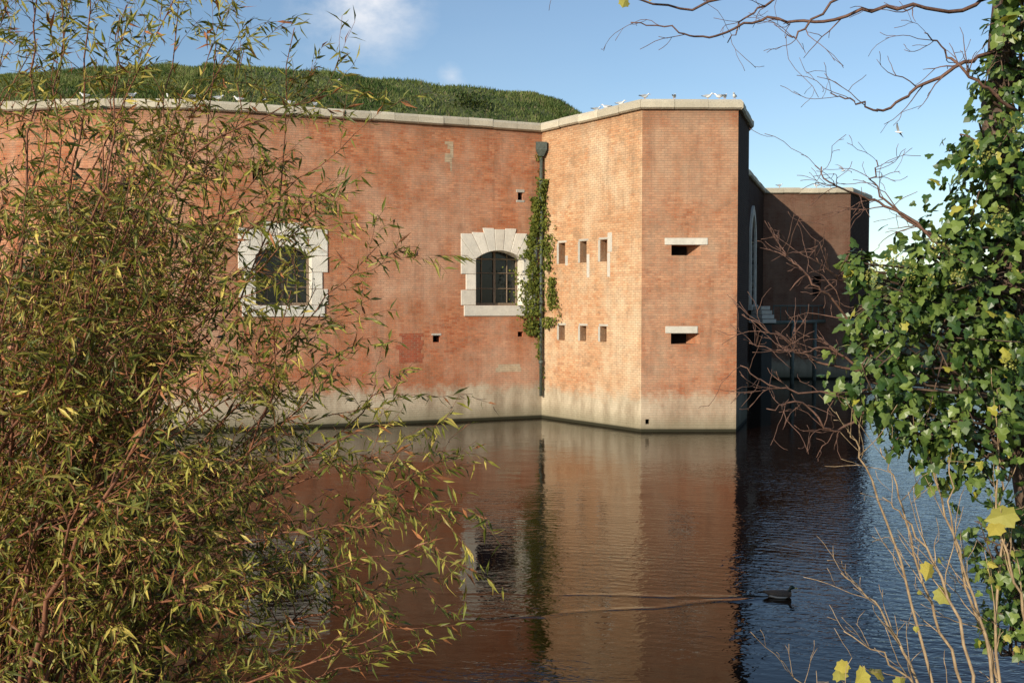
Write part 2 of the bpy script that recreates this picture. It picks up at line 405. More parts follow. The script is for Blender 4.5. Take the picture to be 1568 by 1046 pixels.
c=N.mix(N.ramp(N.noise(P,3,3,.7),.35,.65),(.04,.06,.018),(.12,.13,.045))
N.link(c,b.inputs['Base Color']); b.inputs['Roughness'].default_value=.95; M_turf=m
add_obj('grass_mound',mesh_from('grass_mound',V,F,(M_turf,),smooth=True))
Va=np.array(V).reshape(len(E2),R_,3)
nb=75000
ii=rng.integers(0,len(E2)-1,nb); jj=rng.choice(R_-2,nb,p=np.array([.1,.17,.17,.17,.17,.14,.08])); a=rng.random(nb)[:,None]; c=rng.random(nb)[:,None]
base=(Va[ii,jj]*(1-a)+Va[ii+1,jj]*a)*(1-c)+(Va[ii,jj+1]*(1-a)+Va[ii+1,jj+1]*a)*c
h=rng.uniform(.07,.20,nb)*(1+.5*np.sin(base[:,0]*1.7+base[:,1]*2.1)*np.sin(base[:,0]*.6))
an=rng.uniform(0,2*math.pi,nb); w=.016+rng.random(nb)*.03
dx=np.stack([np.cos(an)*w,np.sin(an)*w,np.zeros(nb)],1)
tip=base+np.stack([rng.normal(0,.07,nb),rng.normal(0,.07,nb),h],1)
V=np.stack([base-dx,base+dx,tip],1).reshape(-1,3); F=np.arange(nb*3).reshape(-1,3)
t=rng.random(nb)[:,None]; pt_=np.array([mnoise.noise(Vector((p[0]*.8,p[1]*.8,p[2]))) for p in base])[:,None]
t=np.clip(t*.7+.15+pt_*.9,0,1)
cl=(1-t)*np.array([.055,.10,.024])+t*np.array([.20,.235,.08]); dry=rng.random(nb)<.08; cl[dry]=(.24,.20,.11)
add_obj('grass',mesh_from('grass',V,F,(M_gr,),cols=np.repeat(cl,3,0)))
# ------------------------------------------------------------ leaves
def leaves(name,P,D,Nrm,size,tv,tf,cols,mat,parent=None):
    P=np.array(P,float);D=np.array(D,float);Nrm=np.array(Nrm,float);size=np.array(size,float)
    D/=np.linalg.norm(D,axis=1)[:,None]+1e-9
    Y=np.cross(Nrm,D); Y/=np.linalg.norm(Y,axis=1)[:,None]+1e-9; Z=np.cross(D,Y)
    tv=np.array(tv,float); n=len(P)
    V=P[:,None,:]+size[:,None,None]*(tv[None,:,0,None]*D[:,None,:]+tv[None,:,1,None]*Y[:,None,:]+tv[None,:,2,None]*Z[:,None,:])
    k=len(tv); F=[]
    for i in range(n):
        b=i*k
        for f in tf: F.append(tuple(b+x for x in f))
    return add_obj(name,mesh_from(name,V.reshape(-1,3),F,(mat,),cols=np.repeat(np.array(cols),k,0)),parent)
T_will=([(0,0,0),(.38,.085,.03),(.38,-.085,.03),(.38,0,0),(1,0,-.14)],[(0,3,1),(0,2,3),(3,4,1),(2,4,3)])
T_ivy=([(0,0,0),(-.12,.30,.0),(.18,.50,-.07),(.38,.27,0),(.62,.30,-.03),(1,0,-.10),(.62,-.30,-.03),(.38,-.27,0),(.18,-.50,-.07),(-.12,-.30,.0),(.4,0,.06)],
 [(0,10,1),(1,10,2),(2,10,3),(3,10,4),(4,10,5),(5,10,6),(6,10,7),(7,10,8),(8,10,9),(9,10,0)])
T_dia=([(0,0,0),(.45,.38,.05),(1,0,-.05),(.45,-.38,.05)],[(0,1,2),(0,2,3)])
mp=[(0,0),(-.05,.26),(.12,.28),(.22,.46),(.42,.38),(.60,.40),(.70,.22),(1,0)]
T_map=([(.4,0,.05)]+[(x,-y,-.35*abs(y)) for x,y in mp]+[(x,y,-.22*abs(y)) for x,y in mp[-2:0:-1]],None)
nk=len(T_map[0])-1; T_map=(T_map[0],[(0,1+i,1+(i+1)%nk) for i in range(nk)])
def unit(v): return v/(np.linalg.norm(v)+1e-9)
Pn=[];Dn=[];Nr=[];Sz=[];Cs=[]
fl=Frame(L[-2],L[-1])
def creeper(fr,s0,z0,z1,wf,n,outer=.14):
    for _ in range(n):
        z=random.uniform(z0,z1); w=wf(z); s=s0(z)+random.gauss(0,w*.5); o=abs(random.gauss(.05,outer))+.02
        if mnoise.noise(Vector((s*2,z*2.2,fr.L)))<-.15: continue
        Pn.append(fr.pt(s,z,o)); Dn.append((random.gauss(0,.5),random.gauss(0,.5),-1+random.gauss(0,.4)))
        Nr.append((fr.n[0]+random.gauss(0,.45),fr.n[1]+random.gauss(0,.45),random.gauss(.25,.4))); Sz.append(random.uniform(.07,.14))
        t=random.random(); Cs.append((.07+.15*t,.10+.14*t,.022+.02*t))
creeper(fl,lambda z:fl.L-.46+.16*math.sin(z*1.7),3.4,8.9,lambda z:(.56 if 3.5<z<6.2 else .36)+.22*math.sin(z*1.3+1) if z<8 else .15,3400)
creeper(fPA,lambda z:.38+.2*math.sin(z*1.1+2)+(.2 if z<6 else 0),3.6,9.6,lambda z:.34+.2*math.sin(z*1.9) if z<8.5 else .14,2100)
creeper(fl,lambda z:fl.L-.15,8.0,10.6,lambda z:.14,240)
creeper(fPA,lambda z:.15,1.2,3.6,lambda z:.09,140)
creeper(fl,lambda z:fl.L-.2,2.2,3.6,lambda z:.12,120)
crp=leaves('wall_creeper',Pn,Dn,Nr,Sz,*T_dia,Cs,M_gr)
Pn=[];Dn=[];Nr=[];Sz=[];Cs=[]
for _ in range(700):
    q=rng.normal(0,1,3)*np.array([.38,.3,.22]); p=np.array([-1.75,41.6,12.75])+q
    Pn.append(p);Dn.append(q+rng.normal(0,.3,3));Nr.append(rng.normal(0,1,3));Sz.append(random.uniform(.08,.16));t=random.random();Cs.append((.02+.04*t,.035+.04*t,.012))
leaves('shrub',Pn,Dn,Nr,Sz,*T_dia,Cs,M_gr)
# ------------------------------------------------------------ generic twigs
def side_twigs(path,rad,n,lmin,lmax,spread=.8,droop=0,up=0,t0=.15,jit=.12,rr=.45,seg=6):
    out=[]; m=len(path)
    for _ in range(n):
        t=t0+(1-t0)*random.random(); k=min(m-2,int(t*(m-1))); p=path[k]+(path[k+1]-path[k])*random.random()
        d=unit(unit(path[k+1]-path[k])+rng.normal(0,spread,3)+np.array([0,0,up])); L_=random.uniform(lmin,lmax)
        q=[p]; dd=d
        for s in range(seg):
            dd=unit(dd+rng.normal(0,jit,3)+np.array([0,0,-droop+up*.1])); q.append(q[-1]+dd*L_/seg)
        r0=rad[k]*rr; out.append((np.array(q),np.linspace(r0,max(.0011,r0*.3),seg+1)))
    return out
# ------------------------------------------------------------ willow
tips=[(-1.10,5.84),(-.95,5.55),(-.73,5.29),(-.62,4.84),(-.85,4.6),(-.60,4.17),(-.78,3.95),(-.38,3.72),(-.30,3.53),(-.45,3.32),(-.50,3.09),(-.62,2.89),(-.75,2.66),(-.7,3.5),(-.8,4.35),(-.95,3.75),(-.9,4.95),(-.95,3.2),(-.85,5.1),(-.9,4.2),(-.5,3.45),(-.6,3.2),(-.55,3.75),(-.7,4.05),
 (-1.3,5.9),(-1.49,5.78),(-1.7,6.2),(-1.92,5.98),(-2.1,6.3),(-2.24,6.2),(-2.5,6.4),(-1.2,5.2),(-1.35,4.7),(-1.1,4.3),(-1.2,3.8),(-1.0,3.4),(-1.1,3.0),(-1.2,2.6),(-1.15,4.6),(-1.3,4.2),(-1.1,4.9)]
wp=[];tw=[];dk_=[]
def stem(tip,y1,base,r0):
    b=np.array(base); e=np.array([tip[0],y1,tip[1]])
    v=e-b; mid1=b+v*.33+np.array([rng.normal(-.10,.12)*abs(v[0]),rng.normal(0,.1),.14*abs(v[2])+.1]); mid2=b+v*.68+np.array([rng.normal(-.02,.08)*abs(v[0]),rng.normal(0,.1),rng.normal(.08,.06)*abs(v[2])+.08])
    P=smoothpath([b,mid1,mid2,e],7,.014); rad=np.linspace(r0,.0022,len(P)); return P,rad
for (x,z) in tips:
    for rep in range(1 if x>-1.15 else 2):
        y=rng.uniform(4.7,5.5); s=y/5.0
        P,rad=stem((x*s+rng.normal(0,.05),4.5+(z-4.5)*s+rng.normal(0,.05)),y,(rng.uniform(-3.2,-2.1),rng.uniform(4.9,5.5),rng.uniform(1.25,2.2)),rng.uniform(.007,.015)); wp.append((P,rad)); dk_.append(0)
for _ in range(66):
    y=rng.uniform(4.3,6.2); s=y/5
    x=-1.35-abs(rng.normal(0,.75)); z=rng.uniform(2.1,5.9)
    P,rad=stem((x*s,4.5+(z-4.5)*s),y,(rng.uniform(-3.9,-2.2),rng.uniform(4.8,6.0),rng.uniform(1.2,2.0)),rng.uniform(.008,.02)); wp.append((P,rad)); dk_.append(0)
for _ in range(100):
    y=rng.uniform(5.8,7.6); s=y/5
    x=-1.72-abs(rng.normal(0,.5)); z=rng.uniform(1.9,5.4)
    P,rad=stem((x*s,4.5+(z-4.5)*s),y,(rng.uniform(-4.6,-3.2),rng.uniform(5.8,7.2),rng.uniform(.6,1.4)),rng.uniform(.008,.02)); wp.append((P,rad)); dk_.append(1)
LP=[];LD=[];LN=[];LS=[];LC=[]
def wleaves(path,dens,dark,t0=.1):
    Ls=np.linalg.norm(path[-1]-path[0])*1.05; n=max(2,int(Ls*dens)); m=len(path)
    tone=random.random()
    for i in range(n):
        t=t0+(1-t0)*(i+random.random())/n; f=t*(m-1); k=min(m-2,int(f)); p=path[k]+(path[k+1]-path[k])*(f-k)
        d=unit(path[k+1]-path[k])*.7+rng.normal(0,.5,3)+np.array([0,0,-.45])
        LP.append(p);LD.append(d);LN.append(rng.normal(0,.75,3)+np.array([-.2,-.35,.45]));LS.append(random.uniform(.045,.105)*(1.25 if dark else 1))
        a=random.random()*.5+tone*.5
        if a<.46: c=(.10+.16*a,.12+.14*a,.026)
        elif a<.76: c=(.32,.29,.055)
        else: c=(.58,.46,.11)
        if random.random()<.09: c=(.38,.15,.06)
        v=random.uniform(.5,1.25)
        if dark: c=(.045+.05*a,.05+.05*a,.018)  # rear stems: shade inside the bush put into the leaf colour
        LC.append((c[0]*v,c[1]*v,c[2]*v))
for (P,rad),dd in zip(wp,dk_):
    right=P[-1][0]>-.95
    T=side_twigs(P,rad,12 if right else 15,.2,.58,.6,droop=.05,up=.08,t0=.3,jit=.18,rr=.5)
    for q in T:
        tw.append(q); wleaves(q[0],30,dd)
        if random.random()<.6:
            for q2 in side_twigs(q[0],q[1],2,.1,.28,.5,droop=.08,up=.05,t0=.2,jit=.15,rr=.7,seg=4): tw.append(q2); wleaves(q2[0],34,dd)
    wleaves(P[len(P)*3//4:],30,dd)
will=empty('willow_tree',(-2.6,5.2,1.25)); bpy.context.view_layer.update()
o=tubes('stems',wp,M_wbark,5); o2=tubes('twigs',tw,M_wbark,3); o3=leaves('foliage',LP,LD,LN,LS,*T_will,LC,M_will)
trunk=[(smoothpath([(-2.9,5.6,.6),(-2.75,5.5,1.5),(-2.85,5.6,2.6),(-2.7,5.8,3.8)],5),np.linspace(.13,.05,16)),(smoothpath([(-2.4,5.2,.7),(-2.35,5.2,1.6),(-2.1,5.4,2.5),(-2.15,5.5,3.4)],5),np.linspace(.09,.03,16)),
 (smoothpath([(-2.8,5.3,1.2),(-2.6,5.2,2.6),(-2.4,5.2,3.8),(-2.1,5.2,4.8)],5),np.linspace(.06,.015,16)),
 (smoothpath([(-2.6,5.6,1.2),(-2.2,5.6,1.9),(-2.0,5.6,2.6),(-1.95,5.7,3.3)],5),np.linspace(.10,.03,16))]
o4=tubes('trunk',trunk,M_dbark,9)
for x in (o,o2,o3,o4): x.parent=will; x.matrix_parent_inverse=will.matrix_world.inverted()
# ------------------------------------------------------------ ivy tree (right)
ivy=empty('ivy_clad_tree',(2.3,4.2,1.6)); bpy.context.view_layer.update()
clumps=[((1.72,4.05,4.30),.36),((1.95,4.1,4.60),.40),((2.04,4.1,5.05),.25),((2.05,4.2,5.45),.13),((1.50,3.95,4.50),.17),((1.42,3.95,4.24),.16),((1.93,4.1,3.98),.27),
 ((2.05,4.05,3.50),.19),((1.88,4.0,5.17),.13),((2.1,4.1,3.15),.14),((2.35,4.2,4.9),.35),((2.35,4.2,4.2),.4),((2.45,4.3,5.6),.3),((2.3,4.2,3.4),.3),((1.62,4.0,4.02),.15),((1.36,3.9,4.66),.07),((1.7,3.9,4.7),.12),((1.99,4.0,5.62),.10),((2.06,4.0,5.8),.12)]
LP=[];LD=[];LN=[];LS=[];LC=[];IT=[]
for (c,r) in clumps:
    c=np.array(c); n=int((2100*r*r+60*r+20)*2.9)
    core=np.array([2.15,4.25,c[2]-.15])
    for _ in range(n):
        v=unit(rng.normal(0,1,3)); rr=r*(.45+.6*random.random()**.6)*(1+.35*mnoise.noise(Vector(v*2.2+c*3)))
        p=c+v*rr*np.array([1,.9,1])
        cn=mnoise.noise(Vector(p*7.0))
        if cn<-.20: continue
        LP.append(p); LD.append(unit(v*.5+rng.normal(0,.5,3)+np.array([0,0,-.6]))); LN.append(v*.8+rng.normal(0,.5,3)+np.array([-.1,-.25,.4]))
        LS.append(random.uniform(.024,.060)*(.8 if r<.1 else 1))
        t=random.random()**1.7; cc=np.array([.03+.14*t,.07+.16*t,.014+.035*t])
        if random.random()<.025: cc=np.array([.34,.32,.05])
        LC.append(tuple(cc))
    for _ in range(int(30*r)+4):
        e=c+unit(rng.normal(0,1,3))*r*.95; IT.append((smoothpath([core,(core+c)/2+rng.normal(0,.05,3),c+rng.normal(0,.04,3),e],4),np.linspace(.008,.002,13)))
iv=leaves('ivy_foliage',LP,LD,LN,LS,*T_ivy,LC,M_ivy)
UP=[];UD=[];UN=[];US=[];UC=[]
for c in ((1.37,3.82,4.62),(1.43,3.8,4.66),(1.62,3.75,4.72),(1.7,3.75,4.62),(1.85,3.8,4.86),(1.95,3.8,5.2),(1.82,3.9,5.1),(1.55,3.8,4.62),(1.9,3.8,4.3),(2.0,3.85,4.95)):
    for k in range(3):
        cc=np.array(c)+rng.normal(0,.02,3)
        for _ in range(26):
            v=unit(rng.normal(0,1,3)); UP.append(cc+v*.016);UD.append(v);UN.append(rng.normal(0,1,3));US.append(.010);UC.append((.30,.30,.07))
um=leaves('ivy_flowers',UP,UD,UN,US,*T_dia,UC,M_ivy)
tr=[(smoothpath([(2.45,4.5,1.2),(2.4,4.4,2.8),(2.25,4.3,4.0),(2.12,4.3,5.0),(2.07,4.25,5.6),(2.12,4.2,6.6)],5,.01),np.linspace(.12,.035,26))]
t1=tubes('trunk',tr,M_dbark,9); t2=tubes('ivy_stems',IT,M_dbark,4)
def gen(brs,r0,nside,lmin,lmax,sub=2,**kw):
    out=[]
    for b in brs:
        P=smoothpath(b,6,.006); rad=np.linspace(r0,.0022,len(P)); out.append((P,rad))
        for q in side_twigs(P,rad,nside,lmin,lmax,**kw):
            out.append(q)
            if sub: out+=side_twigs(q[0],q[1],sub,lmin*.4,lmax*.4,.6,jit=.22,rr=.7,seg=4)
    return out
top=[[(2.1,4.2,5.85),(1.83,4.1,5.71),(1.486,4,5.69),(1.197,4,5.63),(.987,4,5.64),(.777,3.95,5.55),(.646,3.9,5.57),(.46,3.9,5.60)],
 [(2.08,4.2,5.60),(1.80,4,5.47),(1.617,4,5.366),(1.473,3.95,5.274),(1.354,3.9,5.29),(1.236,3.9,5.33)],
 [(1.9,4.2,6.1),(1.4,4,5.84),(1.09,4,5.80),(.7245,4,5.69),(.40,3.9,5.70),(.226,3.9,5.75)],
 [(1.9,4.1,5.75),(1.55,4,5.78),(1.3,3.9,5.72),(1.12,3.9,5.56),(1.06,3.9,5.54)],
 [(2.0,4.3,6.3),(1.6,4.3,6.0),(1.25,4.3,5.85),(1.0,4.2,5.72),(.9,4.2,5.60)],
 [(2.05,4.1,5.30),(1.85,4,5.40),(1.72,4,5.52),(1.6,3.9,5.56)]]
tb=gen(top,.009,8,.10,.30,2,spread=.55,jit=.22,t0=.2)
mid=[[(1.95,4.1,4.02),(1.617,4,4.17),(1.328,3.95,4.15),(1.04,3.9,4.185),(.895,3.9,4.27)],
 [(1.6,4,4.1),(1.40,4,4.24),(1.197,4,4.29),(1.04,3.9,4.39),(.90,3.9,4.47)],
 [(1.5,4,4.22),(1.35,4,4.45),(1.197,3.9,4.58),(1.09,3.9,4.68),(1.06,3.9,4.73)],
 [(1.6,4,4.4),(1.486,4,4.47),(1.33,4,4.60),(1.19,3.9,4.69)],
 [(1.75,4,4.75),(1.565,4,4.87),(1.43,4,4.93),(1.25,3.9,4.98),(1.18,3.9,5.05)],
 [(1.8,4,4.7),(1.617,4,4.82),(1.46,4,4.97),(1.42,3.9,5.07)],
 [(1.45,4,4.1),(1.3,4,4.0),(1.15,3.95,4.12),(1.0,3.9,4.10)],
 [(1.5,4,4.15),(1.28,4,4.33),(1.12,3.9,4.32),(.93,3.9,4.36)]]
mb=gen(mid,.007,12,.08,.26,2,spread=.5,jit=.2,t0=.25)
M_twig=bark('twig_bark',(.09,.045,.03),(.22,.115,.08))
t3=tubes('bare_branches',tb+mb,M_twig,4)
YP=[];YD=[];YN=[];YS=[];YC=[]
def yl(p,s,d=(0.3,-.2,-.6),n=(-.2,-.8,.5)):
    YP.append(p);YD.append(np.array(d)+rng.normal(0,.4,3));YN.append(np.array(n)+rng.normal(0,.4,3));YS.append(s);t=random.random();YC.append((.34+.2*t,.35+.10*t,.09))
for p in ((.44,3.9,5.69),(.56,3.9,5.74),(1.85,3.9,5.72),(1.9,3.9,5.62),(2.0,3.9,5.5),(1.12,3.9,5.78),(1.05,3.9,5.80)): yl(p,random.uniform(.045,.07))
t4=leaves('autumn_leaves',YP,YD,YN,YS,*T_map,YC,M_yel)
for x in (iv,um,t1,t2,t3,t4): x.parent=ivy; x.matrix_parent_inverse=ivy.matrix_world.inverted()
bs=[[(1.75,3.9,2.3),(1.70,3.95,2.9),(1.565,4,3.48),(1.41,4,3.90),(1.354,4,4.0)],
 [(1.85,3.9,2.3),(1.83,4,2.95),(1.67,4,3.37),(1.565,4,3.74),(1.486,4,3.93)],
 [(2.0,3.9,2.3),(1.98,4,2.95),(1.85,4,3.37),(1.72,4,3.80),(1.617,4,4.05)],
 [(1.95,3.9,2.3),(1.92,3.9,3.0),(1.98,4,3.7),(1.96,4,3.95)],
 [(1.7,3.8,2.3),(1.6,3.9,3.0),(1.45,3.9,3.3),(1.3,3.9,3.45)],
 [(1.9,3.8,2.3),(1.9,3.9,3.1),(1.75,3.9,3.55),(1.72,3.9,3.9)],
 [(1.8,3.8,2.4),(1.7,3.8,2.85),(1.5,3.8,3.1),(1.28,3.8,3.25)],
 [(1.85,3.8,2.3),(1.75,3.8,3.2),(1.6,3.9,3.6),(1.46,3.9,3.75)],
 [(1.5,3.8,2.4),(1.35,3.8,2.8),(1.2,3.8,2.95),(1.08,3.8,3.08)],
 [(2.0,3.9,2.3),(2.04,3.9,3.2),(1.93,3.9,3.6),(1.9,3.9,4.1)]]
bp=gen(bs,.0085,8,.10,.34,1,spread=.38,jit=.13,t0=.3,up=.15)
dry=empty('bramble_stems',(1.8,3.9,2.3)); bpy.context.view_layer.update()
x1=tubes('stems',bp,M_pbark,5)
YP=[];YD=[];YN=[];YS=[];YC=[]
yl((1.96,3.85,3.70),.12,(.2,0,-.5));yl((1.90,3.85,3.66),.08,(-.4,0,-.3));yl((1.63,3.85,3.50),.075);yl((1.66,3.85,3.40),.08);yl((1.30,3.8,3.12),.06,(-.5,0,-.1));yl((1.36,3.78,3.10),.09,(.3,0,-.5));yl((1.5,3.8,3.07),.06);yl((2.0,3.8,3.35),.08);yl((1.4,3.8,3.08),.08,(.5,0,-.1));yl((1.27,3.8,3.06),.07,(.3,0,.3))
for _ in range(14): yl((rng.uniform(1.55,2.1),3.9,rng.uniform(2.9,3.6)),random.uniform(.02,.04))
x2=leaves('leaves',YP,YD,YN,YS,*T_map,YC,M_yel)
for x in (x1,x2): x.parent=dry; x.matrix_parent_inverse=dry.matrix_world.inverted()
# ------------------------------------------------------------ birds
def loft(secs,n=12):
    V=[];F=[]
    for (x,z,ry,rz) in secs:
        for k in range(n):
            a=2*math.pi*k/n; V.append((x,ry*math.cos(a),z+rz*math.sin(a)))
    m=len(secs)
    for i in range(m-1):
        for k in range(n):
            g=(k+1)%n; F.append((i*n+k,i*n+g,(i+1)*n+g,(i+1)*n+k))
    F.append(tuple(range(n))); F.append(tuple((m-1)*n+k for k in range(n))[::-1]); return V,F
def join_mesh(name,parts,mats):
    V=[];F=[];FM=[]
    for (v,f,mi) in parts:
        b=len(V); V+=list(v); F+=[tuple(b+i for i in q) for q in f]; FM+=[mi]*len(f)
    return mesh_from(name,V,F,mats,smooth=True,fm=FM)
M_w=simple('gull_white',(.78,.78,.76),.7,.05); M_g=simple('gull_grey',(.38,.40,.43),.7,.1); M_k=simple('bird_black',(.03,.03,.03),.6,.2); M_o=simple('bird_orange',(.6,.28,.04),.5,.1)
def shift(v,dx=0,dy=0,dz=0): return [(a+dx,b+dy,c+dz) for a,b,c in v]
body=loft([(-.21,.135,.008,.006),(-.15,.135,.03,.015),(-.10,.13,.045,.035),(-.03,.125,.062,.058),(.05,.135,.064,.065),(.10,.155,.05,.056),(.125,.19,.034,.042),(.14,.215,.034,.036),(.16,.228,.032,.033),(.185,.225,.02,.022),(.195,.222,.008,.01)])
beak=loft([(.185,.222,.010,.010),(.215,.218,.007,.008),(.24,.208,.002,.003)],6)
parts=[(body[0],body[1],0),(beak[0],beak[1],3)]
for sd in (-1,1):
    w=loft([(-.24,.15,.004,.004),(-.16,.15,.014,.02),(-.08,.15,.018,.04),(.02,.155,.018,.045),(.08,.155,.008,.025)],8)
    parts.append((shift(w[0],0,sd*.048,0),w[1],1))
    t=loft([(-.27,.148,.002,.003),(-.2,.15,.010,.010),(-.14,.15,.012,.014)],6); parts.append((shift(t[0],0,sd*.036,.006),t[1],2))
    lg=[(x*.006+.0,sd*.03+y*.006,z) for z in (0,.08) for x,y in ((-1,-1),(1,-1),(1,1),(-1,1))]
    parts.append((lg,[(0,1,5,4),(1,2,6,5),(2,3,7,6),(3,0,4,7)],3))
gm=join_mesh('gull',parts,(M_w,M_g,M_k,M_o))
def perch(fr,s,rot,sc=.92,o=-.1):
    p=fr.pt(s,ZT+.028,o); g=bpy.data.objects.new('gull',gm); g.location=p; g.rotation_euler=(0,0,rot); g.scale=(sc,)*3; COL.objects.link(g)
for s,r in ((2.95,.3),(3.5,2.8),(4.3,-.4)): perch(fPA,s,r,.9,-.3)
for s,r in ((.1,.2),(1.15,1.2),(2.35,-.3),(2.75,2.9),(2.95,1.0),(3.3,4.3)): perch(fAB,s,r,.9,-.1)
for i,s,r in ((9,.3,0),(9,1.0,3),(9,1.9,1.3),(9,2.8,2.9),(9,3.7,.2),(8,.4,2),(8,1.2,.4),(7,.8,.3),(6,1.2,3)):
    perch(Frame(L[i],L[i+1]),s,r+.3)
for s,r in ((1.0,.2),(3.3,3),): perch(fEF,s,r,1.0)
for (x,y,z,r) in ((-9.3,41,13.5,.3),(-8.2,41.3,13.55,2.8),(-7.3,41.5,13.6,.1)):
    g=bpy.data.objects.new('gull',gm); g.location=(x,y,z+.05); g.rotation_euler=(0,0,r); COL.objects.link(g)
fb=loft([(-.22,0,.02,.006),(-.15,0,.03,.02),(-.05,0,.05,.045),(.06,0,.05,.048),(.13,.01,.03,.03),(.17,.015,.026,.026),(.2,.012,.008,.008)])
fp=[(fb[0],fb[1],0)]
for sd in (-1,1):
    W=[(.08,sd*.03,.02),(-.06,sd*.03,.02),(.12,sd*.25,.13),(-.03,sd*.26,.12),(.06,sd*.5,.16),(-.02,sd*.5,.15),(-.08,sd*.68,.12)]
    fp.append((W,[(0,2,3,1),(2,4,5,3)],1)); fp.append((W,[(4,6,5)],2))
fm_=join_mesh('gull_flying',fp,(M_w,M_g,M_k,M_o))
for p,r in (((14.9,45,10.6),.5),((16.2,42,11.8),2.4)):
    g=bpy.data.objects.new('gull',fm_); g.location=p; g.rotation_euler=(.5,-.2,r); g.scale=(.8,)*3; COL.objects.link(g)
M_db=simple('duck_brown',(.09,.06,.038),.6,.4,60); M_dh=simple('duck_head',(.012,.03,.02),.35,.3,40); M_dw=simple('duck_flank',(.42,.37,.30),.6,.15,60); M_dbk=simple('duck_bill',(.4,.32,.06),.4,.1)
db=loft([(-.25,.085,.006,.006),(-.21,.075,.03,.02),(-.15,.05,.065,.05),(-.05,.035,.088,.072),(.06,.035,.085,.072),(.12,.045,.06,.06),(.16,.06,.035,.04)],14)
fk=loft([(-.16,.03,.068,.028),(-.05,.02,.092,.04),(.06,.02,.089,.04),(.11,.03,.06,.03)],14)
nk_=loft([(.10,.05,.035,.045),(.125,.10,.03,.04),(.14,.135,.034,.04),(.165,.155,.034,.034),(.19,.155,.026,.026),(.205,.15,.012,.014)],12)
bk=loft([(.19,.148,.016,.012),(.225,.14,.018,.007),(.25,.138,.010,.004)],8)
dm=join_mesh('duck',[(db[0],db[1],0),(fk[0],fk[1],2),(nk_[0],nk_[1],1),(bk[0],bk[1],3)],(M_db,M_dh,M_dw,M_dbk))
dk=add_obj('duck',dm); dk.location=(4.16,15.3,.0); dk.rotation_euler=(0,0,-.15); dk.scale=(1.05,)*3
# ------------------------------------------------------------ ground / water
xs=np.array([-600,-300,-150,-90,-60,-45,-30,-20,-14,-9,-6,-4,-3,-2,-1,0,1,2,3,4,6,9,14,20,24,28,32,38,45,60,90,150,300,600.0]); ys=np.array([-600,-200,-80,-30,-12,-5,-2,0,1,2,3,4,5,6,7,8,9,10,12,16,24,36,50,60,66,70,75,80,90,105,125,160,250,500,1500.0])
V=[];F=[]
for y in ys:
    for x in xs:
        if y<8.6: z=2.9 if y<1 else 2.9-(y-1)*(3.5/7.6)
        else: z=-1.6
        if y>=70 : z=min(2.2,-1.6+(y-66)*.4)
        if x>=38 and y>8: z=max(z,min(2.0,-1.6+(x-33)*.35))
        if x<-40: z=max(z,1.0)
        V.append((x,y,z+(.12*mnoise.noise(Vector((x*.6,y*.6,0))) if z>-1 else 0)))
nx=len(xs)
for j in range(len(ys)-1):
    for i in range(nx-1): F.append((j*nx+i,j*nx+i+1,(j+1)*nx+i+1,(j+1)*nx+i))
m,N,b=material('ground_mat'); P=pos(N)
c=N.mix(N.ramp(N.noise(P,1.2,4,.7),.35,.65),(.06,.08,.025),(.14,.13,.06)); N.link(c,b.inputs['Base Color']); b.inputs['Roughness'].default_value=.95
add_obj('ground',mesh_from('ground',V,F,(m,)))
m,N,b=material('moat_water'); P=pos(N); X,Y,Z=sep(N,P)
b.inputs['Base Color'].default_value=(.009,.003,.001,1); b.inputs['Roughness'].default_value=.012; b.inputs['IOR'].default_value=1.33; b.inputs['Specular IOR Level'].default_value=.42
w1=N.noise(N.mapping(P,(1,1.7,1),(0,0,0),(0,0,.25)),4.2,2,.5,.8)
w2=N.noise(N.mapping(P,(1,1.3,1),(5,2,0),(0,0,-.5)),1.1,1,.5)
w3=N.noise(N.mapping(P,(1,2.2,1),(1,6,0),(0,0,-.35)),9.0,1,.5,.3)
wv=N.new('ShaderNodeTexWave',wave_type='RINGS',rings_direction='SPHERICAL'); N.link(N.mapping(P,(1,1,0),(1.5,-2.0,0)),wv.inputs[0]); wv.inputs['Scale'].default_value=1.3; wv.inputs['Distortion'].default_value=9; wv.inputs['Detail'].default_value=2; wv.inputs['Detail Scale'].default_value=.45
msk=N.ramp(N.math('ADD',N.noise(P,.16,2),N.math('MULTIPLY',X,.022)),.44,.70,.16,1.35)
near=N.ramp(Y,36,18,.3,1)
h=N.math('MULTIPLY',N.math('ADD',N.math('ADD',N.math('MULTIPLY',w1,1.5),N.math('MULTIPLY',w3,.5)),N.math('MULTIPLY',wv.outputs['Fac'],.28)),N.math('MULTIPLY',msk,near))
h=N.math('ADD',h,N.math('MULTIPLY',w2,1.2))
uu=N.math('SUBTRACT',4.0,X); vv=N.math('ABSOLUTE',N.math('ADD',N.math('SUBTRACT',Y,15.3),N.math('MULTIPLY',uu,.10)))
ww=N.math('ADD',N.math('SUBTRACT',vv,N.math('MULTIPLY',uu,.15)),N.math('MULTIPLY',N.math('SUBTRACT',w2,.5),.35))
g=N.math('EXPONENT',N.math('MULTIPLY',N.math('POWER',N.math('DIVIDE',N.math('ABSOLUTE',ww),.08),2.0),-1.0))
g=N.math('MULTIPLY',g,N.math('MULTIPLY',N.ramp(uu,-.1,.2),N.ramp(uu,.5,6,1,0)))
h=N.math('ADD',h,N.math('MULTIPLY',g,1.8))
bp_=N.new('ShaderNodeBump'); bp_.inputs['Strength'].default_value=1; bp_.inputs['Distance'].default_value=.0075; N.link(h,bp_.inputs['Height']); N.link(bp_.outputs[0],b.inputs['Normal'])
wm=mesh_from('water',[(-60,-10,0),(60,-10,0),(60,110,0),(-60,110,0)],[(0,1,2,3)],(m,)); add_obj('water',wm)
LP=[];LD=[];LN=[];LS=[];LC=[]
